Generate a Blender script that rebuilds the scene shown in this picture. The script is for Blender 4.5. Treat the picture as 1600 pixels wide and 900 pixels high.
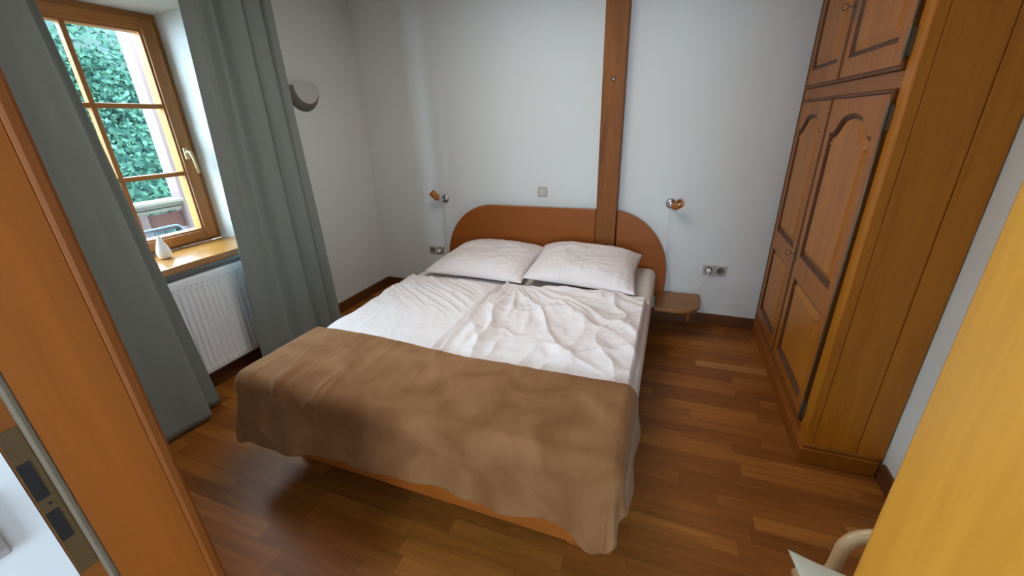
import bpy, bmesh, math, random
import numpy as np
from mathutils import Vector, Matrix

random.seed(7)
for o in list(bpy.data.objects):
    bpy.data.objects.remove(o)
sc = bpy.context.scene
COL = sc.collection

# ------------------------------------------------------------------ camera, light, exposure
CAM_H = 1.55
F_PX = 640.36
cam_d = bpy.data.cameras.new('camera')
cam = bpy.data.objects.new('camera', cam_d)
COL.objects.link(cam)
cam_d.sensor_fit = 'HORIZONTAL'
cam_d.sensor_width = 36.0
cam_d.lens = F_PX / 1600 * 36.0
cam_d.clip_start = 0.02
Rx = Vector((0.93556263, 0.35183956, -0.03052036))      # image right
Ry = Vector((0.10662229, -0.3637856, -0.92536032))      # image down
Rz = Vector((-0.33668123, 0.86247839, -0.37785815))     # forward
m = Matrix((Rx, -Ry, -Rz)).transposed().to_4x4()
m.translation = Vector((0, 0, CAM_H))
cam.matrix_world = m
sc.camera = cam

sc.view_settings.view_transform = 'Standard'
sc.view_settings.look = 'None'
sc.view_settings.gamma = 1.0
sc.view_settings.use_curve_mapping = False
sc.view_settings.exposure = 0.0

world = bpy.data.worlds.new('overcast sky')
sc.world = world
world.use_nodes = True
wn = world.node_tree
wn.nodes.clear()
wo = wn.nodes.new('ShaderNodeOutputWorld')
wb = wn.nodes.new('ShaderNodeBackground')
wb.inputs['Color'].default_value = (0.62, 0.81, 1.0, 1)
wb.inputs['Strength'].default_value = 34.0
wn.links.new(wb.outputs[0], wo.inputs[0])


def area(name, loc, target, sx, sy, power=0, color=(1, 1, 1), portal=False):
    l = bpy.data.lights.new(name, 'AREA')
    l.shape = 'RECTANGLE'
    l.size = sx
    l.size_y = sy
    l.energy = power
    l.color = color
    if portal:
        l.cycles.is_portal = True
    o = bpy.data.objects.new(name, l)
    o.location = loc
    o.rotation_euler = (Vector(target) - Vector(loc)).to_track_quat('-Z', 'Y').to_euler()
    COL.objects.link(o)
    return o


area('window_portal', (-3.0, 1.44, 1.52), (0, 1.44, 1.52), 1.05, 1.45, portal=True)
area('hall_window_portal', (-0.05, -1.9, 1.5), (-0.05, 0, 1.5), .72, 1.12, portal=True)
FILL_POWER = 18
lamp = area('ceiling_fill_light', (-0.85, 1.75, 2.49), (-0.85, 1.75, 0), 0.9, 0.9, FILL_POWER, (1.0, 0.95, 0.88))  # added soft fill to lift the room's shade, no known fixture
lamp.data.shape = 'DISK'

# ------------------------------------------------------------------ helpers
def tag(o, label=None, cat=None, group=None, kind=None):
    if label: o['label'] = label
    if cat: o['category'] = cat
    if group: o['group'] = group
    if kind: o['kind'] = kind
    return o


def thing(name, loc, label=None, cat=None, group=None, kind=None):
    o = bpy.data.objects.new(name, None)
    o.empty_display_size = 0.05
    o.location = loc
    COL.objects.link(o)
    return tag(o, label, cat, group, kind)


class MB:
    """collects shapes in world coordinates into ONE mesh"""
    def __init__(s):
        s.v = []; s.f = []; s.sm = []

    def add(s, vs, fs, smooth=False):
        n = len(s.v)
        s.v += [tuple(float(c) for c in p) for p in vs]
        s.f += [tuple(i + n for i in f) for f in fs]
        s.sm += [smooth] * len(fs)
        return s

    def box(s, x0, x1, y0, y1, z0, z1, b=0.0):
        if x0 > x1: x0, x1 = x1, x0
        if y0 > y1: y0, y1 = y1, y0
        if z0 > z1: z0, z1 = z1, z0
        b = min(b, (x1-x0)*.45, (y1-y0)*.45, (z1-z0)*.45)
        if b <= 0:
            vs = [(x, y, z) for x in (x0, x1) for y in (y0, y1) for z in (z0, z1)]
            fs = [(0, 1, 3, 2), (4, 6, 7, 5), (0, 4, 5, 1), (2, 3, 7, 6), (0, 2, 6, 4), (1, 5, 7, 3)]
            return s.add(vs, fs)
        bm = bmesh.new()
        bmesh.ops.create_cube(bm, size=1)
        for v in bm.verts:
            v.co = ((x0+x1)/2 + v.co.x*(x1-x0), (y0+y1)/2 + v.co.y*(y1-y0), (z0+z1)/2 + v.co.z*(z1-z0))
        bmesh.ops.bevel(bm, geom=bm.edges[:], offset=b, segments=2, profile=0.5, affect='EDGES')
        bm.verts.index_update()
        vs = [v.co[:] for v in bm.verts]
        fs = [tuple(v.index for v in f.verts) for f in bm.faces]
        bm.free()
        return s.add(vs, fs)

    def tube(s, pts, r, n=10, caps=True, closed=False):
        pts = [Vector(p) for p in pts]
        N = len(pts)
        rr = r if isinstance(r, (list, tuple)) else [r]*N
        vs = []; fs = []
        up = None
        for i, p in enumerate(pts):
            a = pts[(i-1) % N] if (closed or i > 0) else pts[i]
            b = pts[(i+1) % N] if (closed or i < N-1) else pts[i]
            d = (b-a).normalized()
            if up is None:
                up = d.orthogonal().normalized()
            up = (up - d*up.dot(d))
            up = up.normalized() if up.length > 1e-6 else d.orthogonal().normalized()
            sd = d.cross(up)
            for k in range(n):
                t = 2*math.pi*k/n
                vs.append(p + (up*math.cos(t) + sd*math.sin(t))*rr[i])
        M = N if closed else N-1
        for i in range(M):
            for k in range(n):
                a = i*n+k; b = i*n+(k+1) % n
                c = ((i+1) % N)*n+(k+1) % n; d = ((i+1) % N)*n+k
                fs.append((a, b, c, d))
        s.add(vs, fs, True)
        if caps and not closed:
            s.add([vs[k] for k in range(n)], [tuple(range(n))[::-1]])
            s.add([vs[(N-1)*n+k] for k in range(n)], [tuple(range(n))])
        return s

    def lathe(s, prof, loc, axis=(0, 0, 1), n=32, smooth=True):
        """prof = [(radius, height)...] round axis from loc"""
        ax = Vector(axis).normalized()
        u = ax.orthogonal().normalized(); w = ax.cross(u)
        vs = []; fs = []
        for r, h in prof:
            for k in range(n):
                t = 2*math.pi*k/n
                vs.append(Vector(loc) + ax*h + (u*math.cos(t)+w*math.sin(t))*max(r, 1e-5))
        for i in range(len(prof)-1):
            for k in range(n):
                fs.append((i*n+k, i*n+(k+1) % n, (i+1)*n+(k+1) % n, (i+1)*n+k))
        return s.add(vs, fs, smooth)

    def prism(s, poly, fn, d0, d1, smooth_side=False):
        """poly in 2D, fn(u, v, d) -> world"""
        n = len(poly)
        vs = [fn(u, v, d0) for u, v in poly] + [fn(u, v, d1) for u, v in poly]
        s.add(vs, [tuple(range(n)), tuple(range(2*n-1, n-1, -1))])
        s.add(vs, [(i, (i+1) % n, n+(i+1) % n, n+i) for i in range(n)], smooth_side)
        return s

    def grid(s, P, smooth=True, flip=False):
        """P: array (nu, nv, 3)"""
        nu, nv = P.shape[:2]
        vs = P.reshape(-1, 3)
        fs = []
        for i in range(nu-1):
            for j in range(nv-1):
                q = (i*nv+j, (i+1)*nv+j, (i+1)*nv+j+1, i*nv+j+1)
                fs.append(q[::-1] if flip else q)
        return s.add(vs, fs, smooth)

    def build(s, name, mat, parent=None, bevel=0, solid=0, subsurf=0, fixn=True):
        me = bpy.data.meshes.new(name)
        off = Vector(parent_world(parent)) if parent else Vector((0, 0, 0))
        vs = [tuple(Vector(v)-off) for v in s.v]
        me.from_pydata(vs, [], s.f)
        me.polygons.foreach_set('use_smooth', s.sm)
        me.materials.append(mat)
        if fixn:
            bm = bmesh.new(); bm.from_mesh(me)
            bmesh.ops.remove_doubles(bm, verts=bm.verts, dist=1e-6)
            bmesh.ops.recalc_face_normals(bm, faces=bm.faces)
            bm.to_mesh(me); bm.free()
        me.update()
        o = bpy.data.objects.new(name, me)
        COL.objects.link(o)
        if parent: o.parent = parent
        if bevel:
            md = o.modifiers.new('bevel', 'BEVEL'); md.width = bevel; md.segments = 2; md.limit_method = 'ANGLE'
            md.angle_limit = math.radians(40)
        if solid:
            md = o.modifiers.new('thick', 'SOLIDIFY'); md.thickness = solid; md.offset = -1
        if subsurf:
            md = o.modifiers.new('sub', 'SUBSURF'); md.levels = subsurf; md.render_levels = subsurf
        return o


def parent_world(p):
    w = Vector((0, 0, 0))
    while p is not None:
        w += p.location
        p = p.parent
    return w


def structure(name, mb, mat, parent=None, **k):
    o = mb.build(name, mat, parent, **k)
    if parent is None: o['kind'] = 'structure'
    return o


_lat = {}
def vnoise(x, y, seed=0):
    if seed not in _lat:
        _lat[seed] = np.random.RandomState(seed+11).rand(128, 128)
    L = _lat[seed]
    x = np.asarray(x, float); y = np.asarray(y, float)
    xi = np.floor(x).astype(int); yi = np.floor(y).astype(int)
    fx = x-xi; fy = y-yi
    fx = fx*fx*fx*(fx*(fx*6-15)+10); fy = fy*fy*fy*(fy*(fy*6-15)+10)
    g = lambda a, b: L[(xi+a) % 128, (yi+b) % 128]
    return (g(0, 0)*(1-fx)+g(1, 0)*fx)*(1-fy)+(g(0, 1)*(1-fx)+g(1, 1)*fx)*fy

def fbm(x, y, seed=0, oct=3):
    r = 0; a = 1; t = 0
    for i in range(oct):
        r = r+a*vnoise(x*2**i, y*2**i, seed+i); t += a; a *= .5
    return r/t

def ridge(n, p=2.0):
    return (1-np.abs(2*n-1))**p

def sstep(a, b, x):
    t = np.clip((x-a)/(b-a), 0, 1)
    return t*t*(3-2*t)


# ------------------------------------------------------------------ materials
def new_mat(name):
    mt = bpy.data.materials.new(name)
    mt.use_nodes = True
    nt = mt.node_tree
    b = nt.nodes['Principled BSDF']
    return mt, nt, b

def plain(name, col, rough=.5, metal=0, spec=.5, bump=0, bscale=200, sheen=0, sheen_tint=None, coat=0, var=0, vscale=3):
    mt, nt, b = new_mat(name)
    b.inputs['Base Color'].default_value = (*col, 1)
    b.inputs['Roughness'].default_value = rough
    b.inputs['Metallic'].default_value = metal
    b.inputs['Specular IOR Level'].default_value = spec
    b.inputs['Coat Weight'].default_value = coat
    tc = nt.nodes.new('ShaderNodeTexCoord')
    nz = nt.nodes.new('ShaderNodeTexNoise')
    nz.inputs['Scale'].default_value = vscale
    nz.inputs['Detail'].default_value = 4
    nt.links.new(tc.outputs['Object'], nz.inputs['Vector'])
    mx = nt.nodes.new('ShaderNodeMix'); mx.data_type = 'RGBA'
    v = var if var else .03
    mx.inputs[6].default_value = (*[c*(1-v) for c in col], 1)
    mx.inputs[7].default_value = (*[min(1, c*(1+v)) for c in col], 1)
    nt.links.new(nz.outputs['Fac'], mx.inputs[0])
    nt.links.new(mx.outputs[2], b.inputs['Base Color'])
    if sheen:
        b.inputs['Sheen Weight'].default_value = sheen
        b.inputs['Sheen Roughness'].default_value = .4
        if sheen_tint: b.inputs['Sheen Tint'].default_value = (*sheen_tint, 1)
    if bump:
        n2 = nt.nodes.new('ShaderNodeTexNoise'); n2.inputs['Scale'].default_value = bscale; n2.inputs['Detail'].default_value = 3
        nt.links.new(tc.outputs['Object'], n2.inputs['Vector'])
        bp = nt.nodes.new('ShaderNodeBump'); bp.inputs['Strength'].default_value = bump; bp.inputs['Distance'].default_value = .002
        nt.links.new(n2.outputs['Fac'], bp.inputs['Height'])
        nt.links.new(bp.outputs[0], b.inputs['Normal'])
    return mt

def wood(name, c0, c1, axis='Z', scale=14, stretch=14, rough=.38, fine=.35, coat=0.15, knots=0):
    """long streaks along axis"""
    mt, nt, b = new_mat(name)
    tc = nt.nodes.new('ShaderNodeTexCoord')
    mp = nt.nodes.new('ShaderNodeMapping')
    sx = [1, 1, 1]; sx['XYZ'.index(axis)] = 1.0/stretch
    mp.inputs['Scale'].default_value = sx
    nt.links.new(tc.outputs['Object'], mp.inputs['Vector'])
    n1 = nt.nodes.new('ShaderNodeTexNoise'); n1.inputs['Scale'].default_value = scale; n1.inputs['Detail'].default_value = 5
    n1.inputs['Roughness'].default_value = .6; n1.inputs['Distortion'].default_value = .6
    nt.links.new(mp.outputs[0], n1.inputs['Vector'])
    n2 = nt.nodes.new('ShaderNodeTexNoise'); n2.inputs['Scale'].default_value = scale*9; n2.inputs['Detail'].default_value = 2
    nt.links.new(mp.outputs[0], n2.inputs['Vector'])
    ad = nt.nodes.new('ShaderNodeMix'); ad.data_type = 'FLOAT'
    ad.inputs[0].default_value = fine
    nt.links.new(n1.outputs['Fac'], ad.inputs[2]); nt.links.new(n2.outputs['Fac'], ad.inputs[3])
    cr = nt.nodes.new('ShaderNodeValToRGB')
    cr.color_ramp.elements[0].position = .32; cr.color_ramp.elements[0].color = (*c0, 1)
    cr.color_ramp.elements[1].position = .68; cr.color_ramp.elements[1].color = (*c1, 1)
    nt.links.new(ad.outputs[0], cr.inputs[0])
    outc = cr.outputs[0]
    if knots:
        vo = nt.nodes.new('ShaderNodeTexNoise'); vo.inputs['Scale'].default_value = 5.5; vo.inputs['Detail'].default_value = 1
        mp2 = nt.nodes.new('ShaderNodeMapping'); s2 = [1.6, 1.6, 1.6]; s2['XYZ'.index(axis)] = .55
        mp2.inputs['Scale'].default_value = s2
        nt.links.new(tc.outputs['Object'], mp2.inputs['Vector']); nt.links.new(mp2.outputs[0], vo.inputs['Vector'])
        r2 = nt.nodes.new('ShaderNodeValToRGB')
        r2.color_ramp.elements[0].position = .58; r2.color_ramp.elements[0].color = (1, 1, 1, 1)
        r2.color_ramp.elements[1].position = .75; r2.color_ramp.elements[1].color = (.35, .28, .22, 1)
        nt.links.new(vo.outputs['Fac'], r2.inputs[0])
        mu = nt.nodes.new('ShaderNodeMix'); mu.data_type = 'RGBA'; mu.blend_type = 'MULTIPLY'; mu.inputs[0].default_value = knots
        nt.links.new(outc, mu.inputs[6]); nt.links.new(r2.outputs[0], mu.inputs[7])
        outc = mu.outputs[2]
    nt.links.new(outc, b.inputs['Base Color'])
    b.inputs['Roughness'].default_value = rough
    b.inputs['Specular IOR Level'].default_value = .35
    b.inputs['Coat Weight'].default_value = coat*.4
    b.inputs['Coat Roughness'].default_value = .25
    bp = nt.nodes.new('ShaderNodeBump'); bp.inputs['Strength'].default_value = .12; bp.inputs['Distance'].default_value = .001
    nt.links.new(n2.outputs['Fac'], bp.inputs['Height']); nt.links.new(bp.outputs[0], b.inputs['Normal'])
    return mt

def parquet(name):
    mt, nt, b = new_mat(name)
    tc = nt.nodes.new('ShaderNodeTexCoord')
    sep = nt.nodes.new('ShaderNodeSeparateXYZ'); nt.links.new(tc.outputs['Object'], sep.inputs[0])
    def math_(op, a, bb=None, c=None):
        n = nt.nodes.new('ShaderNodeMath'); n.operation = op
        for i, q in enumerate((a, bb, c)):
            if q is None: continue
            if isinstance(q, (int, float)): n.inputs[i].default_value = q
            else: nt.links.new(q, n.inputs[i])
        return n.outputs[0]
    W = 0.0705; Lh = .47
    yv = math_('DIVIDE', math_('ADD', sep.outputs[1], .0), W)
    row = math_('FLOOR', yv)
    wn1 = nt.nodes.new('ShaderNodeTexWhiteNoise'); wn1.noise_dimensions = '1D'; nt.links.new(row, wn1.inputs['W'])
    off = math_('MULTIPLY', wn1.outputs['Value'], 7.3)
    xv = math_('ADD', math_('DIVIDE', sep.outputs[0], Lh), off)
    colm = math_('FLOOR', xv)
    cmb = nt.nodes.new('ShaderNodeCombineXYZ'); nt.links.new(colm, cmb.inputs[0]); nt.links.new(row, cmb.inputs[1])
    wn2 = nt.nodes.new('ShaderNodeTexWhiteNoise'); wn2.noise_dimensions = '2D'; nt.links.new(cmb.outputs[0], wn2.inputs['Vector'])
    # grain, shifted per plank
    cm2 = nt.nodes.new('ShaderNodeCombineXYZ')
    nt.links.new(math_('ADD', math_('DIVIDE', sep.outputs[0], 12.0), math_('MULTIPLY', wn2.outputs['Value'], 9.0)), cm2.inputs[0])
    nt.links.new(sep.outputs[1], cm2.inputs[1]); nt.links.new(math_('MULTIPLY', wn2.outputs['Value'], 31.0), cm2.inputs[2])
    n1 = nt.nodes.new('ShaderNodeTexNoise'); n1.inputs['Scale'].default_value = 40; n1.inputs['Detail'].default_value = 4
    n1.inputs['Distortion'].default_value = .5
    nt.links.new(cm2.outputs[0], n1.inputs['Vector'])
    cr = nt.nodes.new('ShaderNodeValToRGB')
    e = cr.color_ramp.elements
    e[0].position = 0; e[0].color = (0.238, 0.07564, 0.0112, 1)
    e[1].position = 1; e[1].color = (0.484, 0.21, 0.056, 1)
    for p, c in ((.30, (0.28, 0.0915, 0.0136)), (.62, (0.329, 0.1098, 0.0168)), (.90, (0.385, 0.1366, 0.0216)), (.96, (0.462, 0.1769, 0.032))):
        k = e.new(p); k.color = (*c, 1)
    nt.links.new(wn2.outputs['Value'], cr.inputs[0])
    gr = nt.nodes.new('ShaderNodeMapRange'); gr.inputs[1].default_value = .3; gr.inputs[2].default_value = .7
    gr.inputs[3].default_value = .78; gr.inputs[4].default_value = 1.15
    nt.links.new(n1.outputs['Fac'], gr.inputs[0])
    mu = nt.nodes.new('ShaderNodeVectorMath'); mu.operation = 'SCALE'
    nt.links.new(cr.outputs[0], mu.inputs[0]); nt.links.new(gr.outputs[0], mu.inputs['Scale'])
    # joints
    fy = math_('FRACT', yv); fx = math_('FRACT', xv)
    jy = math_('LESS_THAN', fy, .018); jx = math_('LESS_THAN', fx, .003)
    j = math_('MAXIMUM', jy, jx)
    mx = nt.nodes.new('ShaderNodeMix'); mx.data_type = 'RGBA'
    nt.links.new(math_('MULTIPLY', j, .55), mx.inputs[0])
    nt.links.new(mu.outputs[0], mx.inputs[6]); mx.inputs[7].default_value = (.05, .02, .008, 1)
    nt.links.new(mx.outputs[2], b.inputs['Base Color'])
    b.inputs['Roughness'].default_value = .46
    b.inputs['Specular IOR Level'].default_value = .32
    return mt

def glass(name):
    mt, nt, b = new_mat(name)
    nt.nodes.remove(b)
    out = nt.nodes['Material Output']
    tr = nt.nodes.new('ShaderNodeBsdfTransparent'); tr.inputs[0].default_value = (.93, .98, .97, 1)
    gl = nt.nodes.new('ShaderNodeBsdfGlossy'); gl.inputs['Roughness'].default_value = .02
    fr = nt.nodes.new('ShaderNodeFresnel'); fr.inputs[0].default_value = 1.45
    mx = nt.nodes.new('ShaderNodeMixShader')
    gm = nt.nodes.new('ShaderNodeNewGeometry')
    iv = nt.nodes.new('ShaderNodeMath'); iv.operation = 'SUBTRACT'; iv.inputs[0].default_value = 1
    nt.links.new(gm.outputs['Backfacing'], iv.inputs[1])
    mf = nt.nodes.new('ShaderNodeMath'); mf.operation = 'MULTIPLY'
    nt.links.new(fr.outputs[0], mf.inputs[0]); nt.links.new(iv.outputs[0], mf.inputs[1])
    nt.links.new(mf.outputs[0], mx.inputs[0]); nt.links.new(tr.outputs[0], mx.inputs[1]); nt.links.new(gl.outputs[0], mx.inputs[2])
    nt.links.new(mx.outputs[0], out.inputs[0])
    return mt

M = {}
M['wall'] = plain('wall plaster', (.74, .75, .725), .9, bump=.25, bscale=60, spec=.2, var=.012, vscale=2)
M['wall_hall'] = plain('hall white paint', (.80, .82, .82), .85, bump=.1, bscale=60, spec=.2)
M['ceil'] = plain('ceiling paint', (.80, .80, .79), .9, spec=.2)
M['floor'] = parquet('parquet')
M['base'] = wood('brown skirting', (.10, .034, .011), (.17, .062, .021), 'X', 10, 20, .4)
M['base_y'] = wood('brown skirting lengthways', (.10, .034, .011), (.17, .062, .021), 'Y', 10, 20, .4)
M['post'] = wood('timber post', (0.1725, 0.0532, 0.0065), (0.3105, 0.09975, 0.013), 'Z', 9, 10, .6, .3, 0, knots=.8)
M['beech_x'] = wood('beech boards', (0.2645, 0.0684, 0.0084), (0.3565, 0.09975, 0.0132), 'X', 7, 14, .38)
M['beech_y'] = wood('beech boards lengthways', (0.2645, 0.0684, 0.0084), (0.3565, 0.09975, 0.0132), 'Y', 7, 14, .38)
M['oak'] = wood('oak upright', (0.297, 0.0897, 0.0078), (0.486, 0.161, 0.0156), 'Z', 12, 16, .42)
M['oak_panel'] = wood('oak panel', (0.351, 0.112, 0.0102), (0.559, 0.2016, 0.0198), 'Z', 10, 12, .42)
M['oak_y'] = wood('oak crosswise', (0.247, 0.07392, 0.0066), (0.403, 0.1288, 0.0126), 'Y', 12, 16, .42)
M['shelf_wood'] = wood('pale beech shelf', (.27, .108, .028), (.35, .15, .042), 'X', 7, 14, .38)
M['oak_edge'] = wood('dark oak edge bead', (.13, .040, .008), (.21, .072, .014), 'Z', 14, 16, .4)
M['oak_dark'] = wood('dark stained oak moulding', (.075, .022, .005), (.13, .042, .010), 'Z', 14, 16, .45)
M['oak_side'] = wood('oak veneer', (0.44, 0.145, 0.007), (0.60, 0.22, 0.012), 'Z', 10, 16, .45)
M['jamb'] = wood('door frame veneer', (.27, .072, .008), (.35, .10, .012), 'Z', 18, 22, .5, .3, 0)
M['veneer'] = wood('door veneer lit tone', (.64, .27, .026), (.86, .40, .045), 'Z', 10, 14, .42, .3, .1)  # frame wood made paler: light on the right side put into its colour
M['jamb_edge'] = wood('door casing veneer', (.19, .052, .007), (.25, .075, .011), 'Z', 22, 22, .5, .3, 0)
M['pine'] = wood('window wood', (.30, .105, .018), (.39, .15, .03), 'Z', 16, 16, .4)
M['pine_y'] = wood('window wood crosswise', (.30, .105, .018), (.39, .15, .03), 'Y', 16, 16, .4)
M['sill'] = wood('window sill wood', (.30, .125, .028), (.40, .18, .045), 'Y', 10, 14, .14, .3, 1.2)
M['curtain'] = plain('grey curtain cloth', (.235, .262, .248), .85, bump=.3, bscale=500, sheen=.25, spec=.2)
M['duvet'] = plain('rose white bed linen', (.80, .715, .695), .85, bump=.25, bscale=350, spec=.2, var=.02, vscale=12)
def crumple(mt, scale, dist):
    nt = mt.node_tree; b = nt.nodes['Principled BSDF']
    tc = nt.nodes.new('ShaderNodeTexCoord')
    n1 = nt.nodes.new('ShaderNodeTexNoise'); n1.inputs['Scale'].default_value = scale; n1.inputs['Detail'].default_value = 3
    n1.inputs['Distortion'].default_value = 1.5; n1.noise_type = 'RIDGED_MULTIFRACTAL'
    nt.links.new(tc.outputs['Object'], n1.inputs['Vector'])
    bp = nt.nodes.new('ShaderNodeBump'); bp.inputs['Strength'].default_value = .6; bp.inputs['Distance'].default_value = dist
    old = b.inputs['Normal'].links[0].from_socket
    nt.links.new(n1.outputs[0], bp.inputs['Height']); nt.links.new(old, bp.inputs['Normal']); nt.links.new(bp.outputs[0], b.inputs['Normal'])
crumple(M['duvet'], 9, .006)
M['sheet'] = plain('cream fitted sheet', (.78, .74, .68), .9, bump=.15, bscale=300, spec=.2)
M['white'] = plain('white enamel', (.87, .91, .95), .35)
M['cream'] = plain('cream plastic', (.46, .43, .36), .4)
M['dark'] = plain('dark recess', (.008, .007, .007), .7)
M['plastic_white'] = plain('white plastic', (.8, .8, .78), .35)
M['chrome'] = plain('brushed chrome', (.55, .55, .56), .22, metal=1)
M['bronze'] = plain('aged bronze', (.17, .15, .11), .45, metal=.6)
M['champagne'] = plain('champagne metal', (.52, .38, .20), .35, metal=.6)
M['amber'] = plain('amber lamp shade', (.40, .13, .02), .35, var=.2, vscale=30)
M['bulb'] = plain('frosted bulb', (.85, .75, .65), .25)
M['ceramic'] = plain('white porcelain', (.82, .83, .84), .18, coat=.4)
M['sconce'] = plain('taupe ceramic', (.17, .15, .13), .75)
M['sconce_face'] = plain('frosted glass face', (.56, .57, .56), .5)
M['rattan'] = plain('rattan cane', (.66, .42, .22), .35, var=.2, vscale=15, coat=.3)
M['cushion'] = plain('cream cotton', (.66, .63, .50), .9, bump=.3, bscale=300)
M['seal'] = plain('rubber seal', (.13, .095, .06), .8)
M['brass'] = plain('dull brass plate', (.10, .06, .022), .55, metal=.2)
M['grey_plate'] = plain('grey metal switch', (.42, .42, .43), .4, metal=.3)
M['glass'] = glass('window glass')
M['redwood'] = wood('red brown timber', (.085, .048, .046), (.11, .07, .068), 'Z', 10, 10, .8, .3, 0)
M['redwood_y'] = wood('red brown timber crosswise', (.055, .017, .012), (.07, .023, .017), 'Y', 10, 10, .8, .3, 0)
M['paleplank'] = wood('pale handrail', (.09, .075, .055), (.12, .10, .08), 'Y', 10, 12, .8, .3, 0)
M['outer_metal'] = plain('blue grey garden metal', (.02, .03, .045), .5)
M['bark'] = plain('bark', (.09, .06, .04), .9, bump=.5, bscale=30)
M['ground'] = plain('hillside undergrowth', (.008, .018, .013), 1, var=.6, vscale=1.5)
M['outwall'] = plain('outer render', (.7, .68, .62), .9)

# blanket: plush with brushed nap
mt, nt, b = new_mat('brown plush blanket')
tc = nt.nodes.new('ShaderNodeTexCoord')
n1 = nt.nodes.new('ShaderNodeTexNoise'); n1.inputs['Scale'].default_value = 4.5; n1.inputs['Detail'].default_value = 7; n1.inputs['Distortion'].default_value = .8
nt.links.new(tc.outputs['Object'], n1.inputs['Vector'])
cr = nt.nodes.new('ShaderNodeValToRGB')
cr.color_ramp.elements[0].position = .35; cr.color_ramp.elements[0].color = (.20, .085, .030, 1)
cr.color_ramp.elements[1].position = .68; cr.color_ramp.elements[1].color = (.30, .145, .062, 1)
nt.links.new(n1.outputs['Fac'], cr.inputs[0]); nt.links.new(cr.outputs[0], b.inputs['Base Color'])
b.inputs['Roughness'].default_value = .9; b.inputs['Specular IOR Level'].default_value = .15
b.inputs['Sheen Weight'].default_value = .25; b.inputs['Sheen Roughness'].default_value = .35
b.inputs['Sheen Tint'].default_value = (1, .78, .55, 1)
n2 = nt.nodes.new('ShaderNodeTexNoise'); n2.inputs['Scale'].default_value = 250
nt.links.new(tc.outputs['Object'], n2.inputs['Vector'])
bp = nt.nodes.new('ShaderNodeBump'); bp.inputs['Strength'].default_value = .3; bp.inputs['Distance'].default_value = .002
nt.links.new(n2.outputs['Fac'], bp.inputs['Height']); nt.links.new(bp.outputs[0], b.inputs['Normal'])
M['blanket'] = mt

# leaves
mt, nt, b = new_mat('leaf green')
gi = nt.nodes.new('ShaderNodeNewGeometry')
cr = nt.nodes.new('ShaderNodeValToRGB')
cr.color_ramp.elements[0].color = (.008, .022, .019, 1); cr.color_ramp.elements[1].color = (.038, .080, .052, 1)
nt.links.new(gi.outputs['Random Per Island'], cr.inputs[0]); nt.links.new(cr.outputs[0], b.inputs['Base Color'])
b.inputs['Roughness'].default_value = 1
b.inputs['Specular IOR Level'].default_value = 0
M['leaf'] = mt

# ------------------------------------------------------------------ room shell
XL, XR, YB, ZC = -2.657, 1.02, 3.27, 2.60
YF0, YF1 = 0.14, 0.27           # front wall with the doorway
XO = -3.02                       # outer face of the window wall
DX0, DX1 = -0.72, 0.163          # clear door opening
WY0, WY1, WZ0, WZ1 = 0.985, 1.895, 0.857, 2.18   # window frame outline

structure('floor', MB().box(XL-.05, 1.2, -2.0, YB+.05, -.1, 0), M['floor'])
structure('ceiling', MB().box(XO, 1.2, -2.0, YB+.2, ZC, ZC+.1), M['ceil'])
structure('wall_back', MB().box(XO, XR+.2, YB, YB+.2, -.1, ZC), M['wall'])
structure('wall_right', MB().box(XR, XR+.2, YF0, YB, -.1, ZC), M['wall'])
# window wall with splayed reveal
RY0, RY1, RZ1 = WY0-.075, WY1+.075, WZ1+.045
mb = MB()
mb.box(XO, XL, -.2, RY0, -.1, ZC)
mb.box(XO, XL, RY1, YB, -.1, ZC)
mb.box(XO, XL, RY0, RY1, -.1, WZ0-.042)
mb.box(XO, XL, RY0, RY1, RZ1, ZC)
xw = -2.90
for (ya, yb) in ((RY0, WY0), (RY1, WY1)):
    mb.prism([(XL, ya), (XO, ya), (XO, yb), (xw, yb)], lambda u, v, d: (u, v, d), WZ0-.042, RZ1)
mb.prism([(XL, RZ1), (XO, RZ1), (XO, WZ1), (xw, WZ1)], lambda u, v, d: (u, d, v), RY0, RY1)
structure('wall_left', mb, M['wall'])
# front wall
mb = MB()
mb.box(XL, DX0-.045, YF0, YF1, -.1, ZC)
mb.box(DX1+.045, XR, YF0, YF1, -.1, ZC)
mb.box(DX0-.045, DX1+.045, YF0, YF1, 2.06, ZC)
structure('wall_front', mb, M['wall'])
# hallway
structure('wall_hall_left', MB().box(-.90, -.736, -2.0, YF0-.0005, -.1, ZC), M['wall_hall'])
structure('wall_hall_right', MB().box(1.0, 1.2, -2.0, YF0, -.1, ZC), M['wall_hall'])
mb = MB()
mb.box(-.9, -.40, -2.0, -1.85, -.1, ZC); mb.box(.30, 1.2, -2.0, -1.85, -.1, ZC)
mb.box(-.40, .30, -2.0, -1.85, -.1, .95); mb.box(-.40, .30, -2.0, -1.85, 2.05, ZC)
structure('wall_hall_back', mb, M['wall_hall'])

# skirting
structure('baseboard_back', MB().box(XL+.016, XR, YB-.016, YB, 0, .085).box(XL+.013, XR, YB-.012, YB, .085, .092), M['base'], bevel=.002)
structure('baseboard_left', MB().box(XL, XL+.016, .9, YB, 0, .085).box(XL, XL+.012, .9, YB, .085, .092), M['base_y'], bevel=.002)
structure('baseboard_right', MB().box(XR-.016, XR, YF1, 1.86, 0, .085).box(XR-.012, XR, YF1, 1.86, .085, .092), M['base_y'], bevel=.002)

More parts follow.
